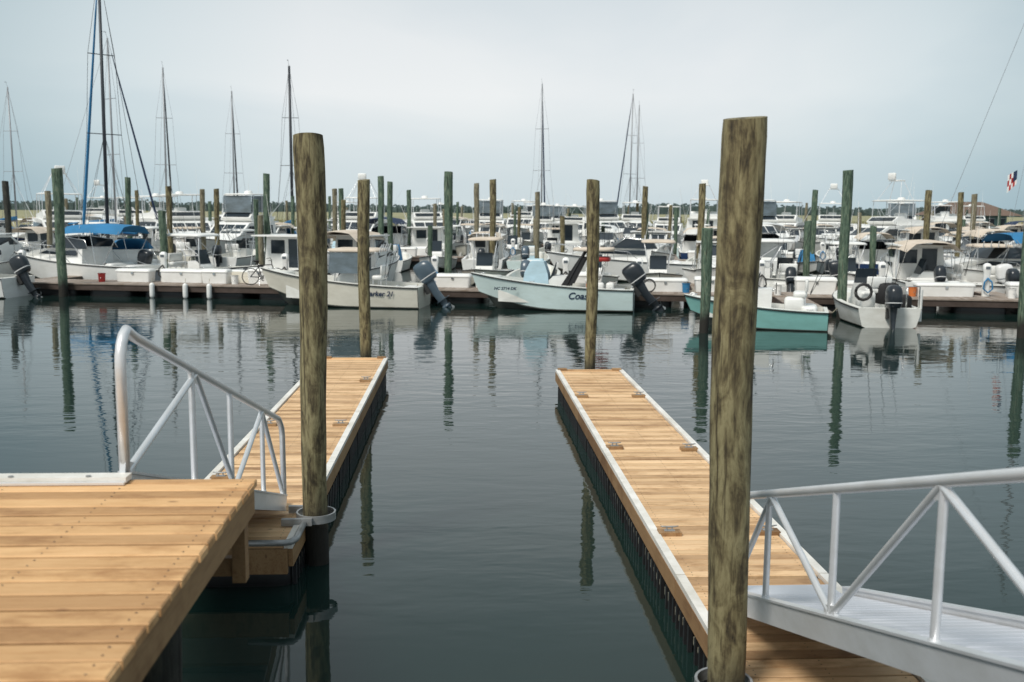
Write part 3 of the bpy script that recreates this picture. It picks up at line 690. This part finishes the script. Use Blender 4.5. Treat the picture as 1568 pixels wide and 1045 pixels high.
T=[cc_boat(6.4,2.4,hm='white',ttop='white'),cc_boat(7.0,2.5,hm='white',ttop='cnavy',eng='engwhite',neng=2),cc_boat(6.0,2.3,hm='cream',ttop='cbeige'),cc_boat(6.2,2.4,hm='aqua',ttop=None,cover='cpale',eng='engblue',tilt=.4),
 cruiser(8.5,2.9,'white','white'),cruiser(9.2,3.1,'white',None,None,True),cruiser(7.8,2.8,'white','cbeige','engdark',True),cruiser(8.2,2.8,'cream','cnavy'),sportfish(11.5,3.9),sportfish(12.5,4.2,tower=True),cc_boat(6.4,2.4,hm='navy',ttop='white',tilt=.5),sportfish(10.5,3.7,enc='clear'),
 cc_boat(5.4,2.1,.6,.95,hm='white',ttop=None,tilt=.5),cc_boat(5.8,2.2,.65,1.0,hm='white',ttop=None,cover='cblue'),cruiser(7.0,2.6,'navy','cbeige'),sailboat(8.5,2.8,10.5,jib='cbeige',mm='mastgrey',mr=.06)]
names=['center_console_boat']*4+['cabin_cruiser']*4+['sportfishing_yacht']*2+['center_console_boat','sportfishing_yacht','center_console_boat','center_console_boat','cabin_cruiser','sailboat']
# ------------------------------------------------------------------ docks of the marina
def dockrow(name,u0,u1,n0,w,z=.5,fingers=()):
    e=empty(name,tuple(mf(0,0)),MANG)
    mb=MB()
    x=u0
    while x<u1:
        mb.box((x+.07,n0+w/2,z-.02),(.135,w,.04),'olddeck'); x+=.142
    mb.obj('deck_boards',e)
    mb=MB()
    mb.box(((u0+u1)/2,n0+.0,z-.14),(u1-u0,.06,.22),'oldfascia'); mb.box(((u0+u1)/2,n0+w,z-.14),(u1-u0,.06,.22),'oldfascia')
    mb.box(((u0+u1)/2,n0-.02,z+.005),(u1-u0,.09,.05),'olddeck')
    x=u0
    while x<u1-2: mb.rbox((x+1.1,n0+w/2,.08),(1.9,w-.2,.5),'float',.06,8); x+=2.4
    mb.obj('frame_and_floats',e)
    if fingers:
        mb=MB()
        for (fu,fl,fw) in fingers:
            d=1 if fl>0 else -1; y=(n0+w if d>0 else n0)
            k=0
            while k<abs(fl): mb.box((fu,y+d*(k+.1),z-.03),(fw,.135*1.35,.04),'olddeck'); k+=.19
            mb.box((fu-fw/2,y+fl/2,z-.13),(.05,abs(fl),.2),'oldfascia'); mb.box((fu+fw/2,y+fl/2,z-.13),(.05,abs(fl),.2),'oldfascia'); mb.box((fu,y+fl,z-.13),(fw,.05,.2),'oldfascia')
            mb.rbox((fu,y+fl*.6,.08),(fw-.15,abs(fl)*.7,.46),'float',.05,8)
        mb.obj('finger_docks',e)
    return e
fA=[(-36+5.6*i,6.2,.9) for i in range(16)]
dockrow('floating_dock',-45,52,0,2.3,fingers=fA+[(11.75,-5.2,1.1)])
for k,(n0,u0,u1) in enumerate(((26,-48,70),(52,-55,90),(80,-70,110))):
    dockrow('floating_dock',u0,u1,n0,2.2,fingers=[(u0+4+5.8*i,s*7.5,.9) for i in range(int((u1-u0)/5.8)) for s in(1,-1)] if k<2 else ())
def dock_box(u,n,l=1.2,w=.6,h=.6,mat='white'):
    mb=MB(); mb.rings([(0,0,0,l/2-.04,w/2-.03),(h*.78,0,0,l/2,w/2)],mat,16,14); mb.rings([(h*.78,0,0,l/2+.025,w/2+.025),(h*.84,0,0,l/2+.025,w/2+.025),(h*.97,0,0,l/2-.01,w/2-.03),(h,0,0,l/2-.06,w/2-.1)],mat,16,12)
    mb.box((0,-w/2-.02,h*.68),(.1,.03,.08),'steel'); mb.box((0,0,.01),(l-.2,w-.1,.02),'rubber')
    o=mb.obj('dock_box'); o.location=mf(u,n,.505); o.rotation_euler=(0,0,MANG+U(-.05,.05))
for u,n,l in((-14.7,1.6,1.5),(-12.6,1.7,1.9),(-11.1,1.5,1.1),(-9.3,1.8,1.0),(-1.2,1.7,1.4),(.2,1.8,1.0),(7.2,1.5,1.7),(9.0,1.7,1.3),(12.9,1.6,1.5),(14.2,1.2,1.0),(17.6,1.6,2.1),(20.6,1.7,1.4),(-22,1.6,1.5),(4.2,1.9,1.1),(23,1.6,1.5)):
    dock_box(u,n,l,h=U(.5,.68))
def pedestal(u,n):
    mb=MB(); mb.rings([(0,0,0,.13,.1),(.9,0,0,.11,.09),(1.0,0,0,.14,.12),(1.18,0,0,.14,.12),(1.25,0,0,.06,.05)],'white',12,5)
    mb.box((0,-.125,1.08),(.16,.02,.1),'greyhull'); mb.tube([(0.0,-.13,.7),(.14,-.2,.55),(.18,-.2,.3),(.02,-.2,.15),(-.15,-.2,.3),(-.12,-.2,.55),(0,-.14,.68)],.03,'cblue' if R()<.3 else 'rubber',6)
    o=mb.obj('power_pedestal'); o.location=mf(u,n,.5); o.rotation_euler=(0,0,MANG)
for u in(-20,-13.6,-8.3,-2.0,3.3,6.2,10.9,15.4,19.2,24): pedestal(u,1.9)
for n0 in(26,52):
    for i in range(14):
        u=-36+i*6.5+U(-1,1); dock_box(u,n0+U(.4,1.6),1.4); pedestal(u+1.5,n0+1.0)
def bucket(u,n,mat,r=.15,h=.36):
    mb=MB(); mb.cyl((0,0,0),(0,0,h),r*.85,r,mat,14); mb.cyl((0,0,h-.03),(0,0,h+.0),r+.012,r+.012,mat,14)
    mb.tube([(r,0,h-.03),(r*.8,-.05,h-.14),(0,-.16,h-.2),(-r*.8,-.05,h-.14),(-r,0,h-.03)],.006,'steel',5)
    o=mb.obj('bucket'); o.location=mf(u,n,.5)
for u,n,mt in((-10.2,1.2,'white'),(-6.4,1.8,'orange'),(5.2,1.3,'white'),(8.0,1.1,'cblue'),(11.4,.8,'white'),(15.9,1.2,'white'),(16.4,1.3,'orange'),(19.9,1.2,'white'),(-16,1.2,'red'),(13.6,1.9,'cblack')): bucket(u,n,mt)
def fender(u,n=-.16,z=.3,h=.62,r=.10,mat='white'):
    mb=MB(); mb.rings([(-h/2,0,0,r*.4,r*.4),(-h/2+.05,0,0,r*.9,r*.9),(-h/2+.1,0,0,r,r),(h/2-.1,0,0,r,r),(h/2-.05,0,0,r*.9,r*.9),(h/2,0,0,r*.35,r*.35)],mat,14,2); mb.cyl((0,0,h/2),(.0,.1,h/2+.18),.01,.01,'rope',5)
    o=mb.obj('dock_fender'); o.location=mf(u,n,z)
for u in(-13.1,-11.7,-10.7): fender(u)
for u in(8.2,14.4): fender(u,-.2,.35,.55,.12)
for u,n in((6.6,.5),(14.9,.6)):
    mb=MB()
    for k in range(4): mb.tube([((.22+.01*k)*math.cos(a*math.pi/8),.03*k,.28+(.22+.01*k)*math.sin(a*math.pi/8)) for a in range(17)],.022,'rubber',6)
    o=mb.obj('hose_coil'); o.location=mf(u,n,.5)
# bicycle parked on the dock
mb=MB()
for wx in(0,1.02):
    mb.tube([(wx+.33*math.cos(a*math.pi/14),0,.345+.33*math.sin(a*math.pi/14)) for a in range(29)],.02,'rubber',6)
    mb.cyl((wx,-.04,.345),(wx,.04,.345),.03,.03,'steel',8)
    for k in range(10):
        a=k*math.pi/5; mb.cyl((wx,0,.345),(wx+.31*math.cos(a),0,.345+.31*math.sin(a)),.003,.003,'steel',4)
bb,seat,head,hb=(.43,0,.30),(.30,0,.80),(.84,0,.82),(.88,0,.68)
for a,b_ in((bb,seat),(bb,hb),(seat,head),((0,0,.345),bb),((0,0,.345),(.32,0,.74)),(head,(1.02,0,.345)),(seat,(.26,0,.95)),(head,(.82,0,1.0))): mb.cyl(a,b_,.019,.019,'cblack',8)
mb.tube([(.66,-.28,1.02),(.80,-.22,1.06),(.83,0,1.0),(.80,.22,1.06),(.66,.28,1.02)],.013,'rubber',6)
mb.rings([(.94,.24,0,.10,.05),(.97,.22,0,.14,.08),(1.0,.22,0,.12,.07)],'cblack',12,2.5)
mb.cyl((.43,-.04,.30),(.43,.04,.30),.09,.09,'galv',14); mb.cyl((.43,.06,.30),(.50,.09,.15),.01,.01,'steel',6); mb.box((.5,.12,.15),(.09,.07,.02),'rubber')
mb.cyl((.35,-.02,.33),(.30,-.22,.02),.01,.01,'steel',5)
o=mb.obj('bicycle'); o.location=mf(-9.3,.65,.52); o.rotation_euler=(.12,0,MANG+.5)
mb=MB()
for a,b_ in (((-7.0,38.3,1.2),(-6.2,39.4,.52)),((-1.5,37.6,.8),(-1.9,38.7,.52)),((.9,37.2,1.2),(1.6,38.1,.52)),((6.2,36.3,.8),(5.8,37.3,.52)),((7.8,31.5,.9),(7.35,29.3,1.1)),((11.0,30.6,.6),(12.4,31.8,.5))):
    a,b_=Vector(a),Vector(b_); mb.tube([a.lerp(b_,t)-Vector((0,0,.3*math.sin(math.pi*t))) for t in(0,.25,.5,.75,1)],.014,'rope',5)
mb.obj('mooring_lines')

# ---- fleet: template instances
tmpl={}
def fleet(ti,x,y,ang,sc=1):
    if ti not in tmpl:
        o=T[ti].obj(names[ti]); o.location=(x,y,0); o.rotation_euler=(U(-.01,.01),U(-.01,.01),math.radians(ang)); o.scale=(sc,sc,sc); tmpl[ti]=o
    else: inst(tmpl[ti],names[ti],x,y,ang,sc)
md=math.degrees(MANG)
slotsA=[(-33.2,4),(-30.4,0),(-27.6,1),(-24.8,5),(-1.0,2),(1.6,3),(4.2,12),(7.0,2),(9.6,6),(12.4,12),(15.2,0),(18.0,6),(20.8,2),(23.6,4),(26.4,0),(29.4,5),(33,1)]
for u,ti in slotsA:
    p=mf(u+U(-.2,.2),2.3+4.6+U(-.3,.6)); fleet(ti,p.x,p.y,md+(90 if R()<.55 else -90)+U(-3,3),.95)
small=[0,1,2,3,12,0,4,12,6,7,5,0,14,5,6,13]
for n0,u0,u1,pool,skip in ((26,-46,68,small,.03),(52,-53,88,small+[4,5,6,5,8,11],.04),(80,-66,108,small+[5,8,6,11,8,9,15],.08)):
    u=u0
    while u<u1:
        for s in(-1,1):
            if R()<skip: continue
            ti=random.choice(pool)
            ln={8:6.4,9:7.2,11:6}.get(ti,4.8)
            p=mf(u+U(-.3,.3),n0+1.1+s*(1.3+ln)); fleet(ti,p.x,p.y,md+(90 if R()<.5 else -90)+U(-5,5),U(.88,1.08))
        u+=U(2.8,3.4) if n0<80 else U(3.4,5.0)
for ti,x,y,a in((9,-28.5,74,-60),(8,-2.6,86,-80),(11,3.0,93,-95),(8,29,88,-120),(9,31.5,72,200),(8,-24,84,-40),(11,14,94,-70),(11,24,78,-80),(8,9,120,-100),(9,38,100,-110),(8,50,110,-100),(11,-14.5,68,-110),(8,-19.5,73,-60),(9,-8,84,-100),(8,-32,100,-70)): fleet(ti,x,y,a)
place(cruiser(7.6,2.7,'white','cblue',None),'cabin_cruiser',23.3,42.0,190)
place(cc_boat(6.4,2.4,hm='white',ttop=None,eng='engwhite',tilt=.2),'center_console_boat',19.0,40.3,172)
place(cc_boat(6.2,2.4,hm='white',ttop='white',eng='engdark',tilt=.2),'center_console_boat',12.8,42.3,165)
place(sailboat(9.5,3.1,15.2,mm='mastdark',jib='cblue',mr=.09),'sailboat',-17.2,51,128)
place(sailboat(9.5,3.1,15.7,jib='cnavy',cover='cblue'),'sailboat',-25.7,75,53)
place(sailboat(9,3,15.0,jib='mastdark',mm='mastgrey',cover='cbeige',dodger='cbeige'),'sailboat',-24.3,85,98)
place(sailboat(9,3,14.3,jib='mastdark',mm='mastgrey'),'sailboat',-20.9,95,96)
place(sailboat(9,3,14.6,jib=None,mm='mastdark',mr=.12),'sailboat',-13.2,80,85)
place(sailboat(10,3.2,16.0,jib='cnavy',mm='mastgrey',cover='cbeige',dodger='cbeige'),'sailboat',8.3,100,80)
place(sailboat(10,3.2,16.1,jib='cnavy',mm='mastgrey'),'sailboat',18.9,108,105)
place(sailboat(10,3.2,15.4,jib=None,mm='mastgrey',cover='white',dodger='cbeige'),'sailboat',20.3,113,85)
place(sailboat(9,3,13.8,jib=None,mm='mastgrey'),'sailboat',-38.9,90,85)
place(sailboat(10.5,3.2,15,jib=None,mm='mastgrey',flag=True),'sailboat',27.7,45.5,150)
for n0,u0,u1,st_ in((9.0,-34,44,5.6),(18.5,-40,60,5.8),(36,-44,66,5.9),(44,-50,80,5.8),(62,-50,90,6.2),(73,-60,100,6.4),(91,-60,110,7)):
    u=u0
    while u<u1:
        if R()<.72:
            p=mf(u+U(-.8,.8),n0+U(-.4,.4)); piling(p.x,p.y,U(3.6,4.9) if R()<.75 else U(2.6,3.4),.15,random.choice(['pilegreen','pilegreen','piletan','pile']),n=9,seg=6,lean=(U(-.012,.012),U(-.01,.01)))
        u+=st_

# ------------------------------------------------------------------ far shore
mb=MB(); mb.add([(-4000,-300,0),(4000,-300,0),(4000,6000,0),(-4000,6000,0)],[(0,1,2,3)],'water'); mb.obj('water')
mb=MB(); vs=[];nx=160
ys=lambda x:225+30*math.sin(x*.011)+14*math.sin(x*.037+1)+ (0 if x<0 else x*.05)
for i in range(nx+1):
    x=-900+1800*i/nx; y=ys(x)
    vs+=[(x,y,-.2),(x,y+.5,.6),(x,y+90,.75),(x*1.5,1400,.9)]
fs=[(i*4+j,(i+1)*4+j,(i+1)*4+j+1,i*4+j+1) for i in range(nx) for j in range(3)]
mb.add(vs,fs,'marsh')
for k in range(9000):
    x=U(-420,520); y=ys(x)+abs(random.gauss(0,1))*22+.3; h=U(.25,.6)
    mb.add([(x-U(.3,.8),y,.5),(x+U(.3,.8),y,.5),(x+U(-.2,.2),y,.6+h)],[(0,1,2)],'marsh')
mb.obj('marsh_grass')
mb=MB()
x=-900; hprev=6
while x<1100:
    y=800+60*math.sin(x*.004)
    tgt=5.8+2.2*math.sin(x*.009+1)*math.sin(x*.0023)+ (2.6 if x>150 else 0)
    hprev=hprev*.7+.3*(tgt+U(-2,2.6)); hh=hprev
    for k in range(22):
        a=U(-4.5,4.5); b_=U(.2,1); z=.8+b_*hh*(1-(a/10)**2); s=U(.9,2.0); yy=y+U(-12,12)
        t1=Vector((U(.6,1.1),0,U(-.3,.3)))*s; t2=Vector((U(-.3,.3),0,U(.3,.7)))*s; c_=Vector((x+a,yy,z))
        mb.add([c_-t1-t2*.6,c_+t1-t2*.5,c_+t1*.6+t2,c_-t1*.7+t2*.9],[(0,1,2,3)],'tree')
    mb.box((x,y,hh*.42),(9,16,hh*.84),'tree')
    x+=U(3.5,5.5)
mb.obj('distant_tree_line')
e=empty('marina_building',(79,152,0),.1)
mb=MB(); mb.box((0,0,.4),(12,9,.8),'oldfascia'); mb.box((1.8,0,2.1),(6,6,2.6),'wallg')
for x in(-5,-2.5): 
    for y in(-3.8,3.8): mb.box((x,y,2.0),(.25,.25,2.4),'teak')
mb.obj('walls',e)
mb=MB(); mb.add([(-6.3,-4.8,3.3),(6.3,-4.8,3.3),(6.3,4.8,3.3),(-6.3,4.8,3.3),(-2.5,0,5.4),(2.5,0,5.4)],[(0,1,5,4),(1,2,5),(2,3,4,5),(3,0,4),(3,2,1,0)],'roof'); mb.obj('roof',e)
mb=MB()
for x in(.2,2.2,4.0): mb.box((x,-3.01,2.3),(1.0,.05,1.1),'glass'); mb.box((x,-3.04,2.9),(1.2,.05,.1),'white')
mb.obj('windows',e)

# ------------------------------------------------------------------ world, sun, camera
w=bpy.data.worlds.new('World'); scene.world=w; w.use_nodes=True; nt=w.node_tree
bg=nt.nodes['Background']; bg.inputs[1].default_value=.1
sky=N(nt,'ShaderNodeTexSky'); sky.sky_type='NISHITA'; sky.sun_disc=False
SE,SR=math.radians(50),math.radians(-138)
sky.sun_elevation=SE; sky.sun_rotation=SR; sky.air_density=1.2; sky.dust_density=2
tc=N(nt,'ShaderNodeTexCoord'); sp=N(nt,'ShaderNodeSeparateXYZ'); nt.links.new(tc.outputs['Generated'],sp.inputs[0])
rz=ramp(nt,[(0,(.68,.77,.80)),(.05,(.75,.82,.845)),(.11,(.86,.89,.905)),(.16,(.82,.855,.875)),(.22,(.74,.79,.815)),(.30,(.72,.77,.79)),(.42,(.45,.505,.525)),(.6,(.48,.54,.565)),(1,(.68,.72,.75))]); nt.links.new(sp.outputs[2],rz.inputs[0])
mp=N(nt,'ShaderNodeMapping'); mp.inputs['Scale'].default_value=(1,1,3.4); nt.links.new(tc.outputs['Generated'],mp.inputs['Vector'])
n=noise(nt,mp.outputs[0],1.8,5,.5,.4); rc=ramp(nt,[(.34,(.86,.91,.94)),(.64,(1.06,1.05,1.04))]); nt.links.new(n.outputs[0],rc.inputs[0])
c=mix(nt,rz.outputs[0],rc.outputs[0],1.0,'MULTIPLY')
sx=N(nt,'ShaderNodeMath',operation='SUBTRACT'); sx.inputs[1].default_value=.06; nt.links.new(sp.outputs[0],sx.inputs[0])
ab=N(nt,'ShaderNodeMath',operation='ABSOLUTE'); nt.links.new(sx.outputs[0],ab.inputs[0])
rx=ramp(nt,[(0,(1,1,1)),(.2,(.98,.985,.99)),(.36,(.80,.87,.895)),(.5,(.56,.67,.71)),(.75,(.75,.83,.87)),(1,(.95,.97,.98))]); nt.links.new(ab.outputs[0],rx.inputs[0])
c=mix(nt,c,rx.outputs[0],1.0,'MULTIPLY')
c=mix(nt,c,(9.7,9.7,9.7),1.0,'MULTIPLY')
c=mix(nt,c,sky.outputs[0],.06)
nt.links.new(c,bg.inputs[0])
sd=bpy.data.lights.new('sun','SUN'); sd.energy=3.0; sd.angle=math.radians(15); sd.color=(1,.955,.88)
so=bpy.data.objects.new('sun',sd); scene.collection.objects.link(so)
d=Vector((math.sin(SR)*math.cos(SE),math.cos(SR)*math.cos(SE),math.sin(SE)))
so.rotation_euler=d.to_track_quat('Z','Y').to_euler()
cam=bpy.data.cameras.new('camera'); co=bpy.data.objects.new('camera',cam); scene.collection.objects.link(co)
cam.sensor_width=36; cam.lens=35; cam.clip_end=12000; cam.clip_start=.05
Mx=Matrix.Rotation(math.radians(-3.15),4,'Z')@Matrix.Rotation(math.radians(82.5),4,'X')@Matrix.Rotation(math.radians(.45),4,'Z')
co.matrix_world=Matrix.Translation((0,0,3.6))@Mx
cam.dof.use_dof=True; cam.dof.focus_distance=11; cam.dof.aperture_fstop=2.4
scene.camera=co
scene.view_settings.view_transform='Standard'; scene.view_settings.look='None'
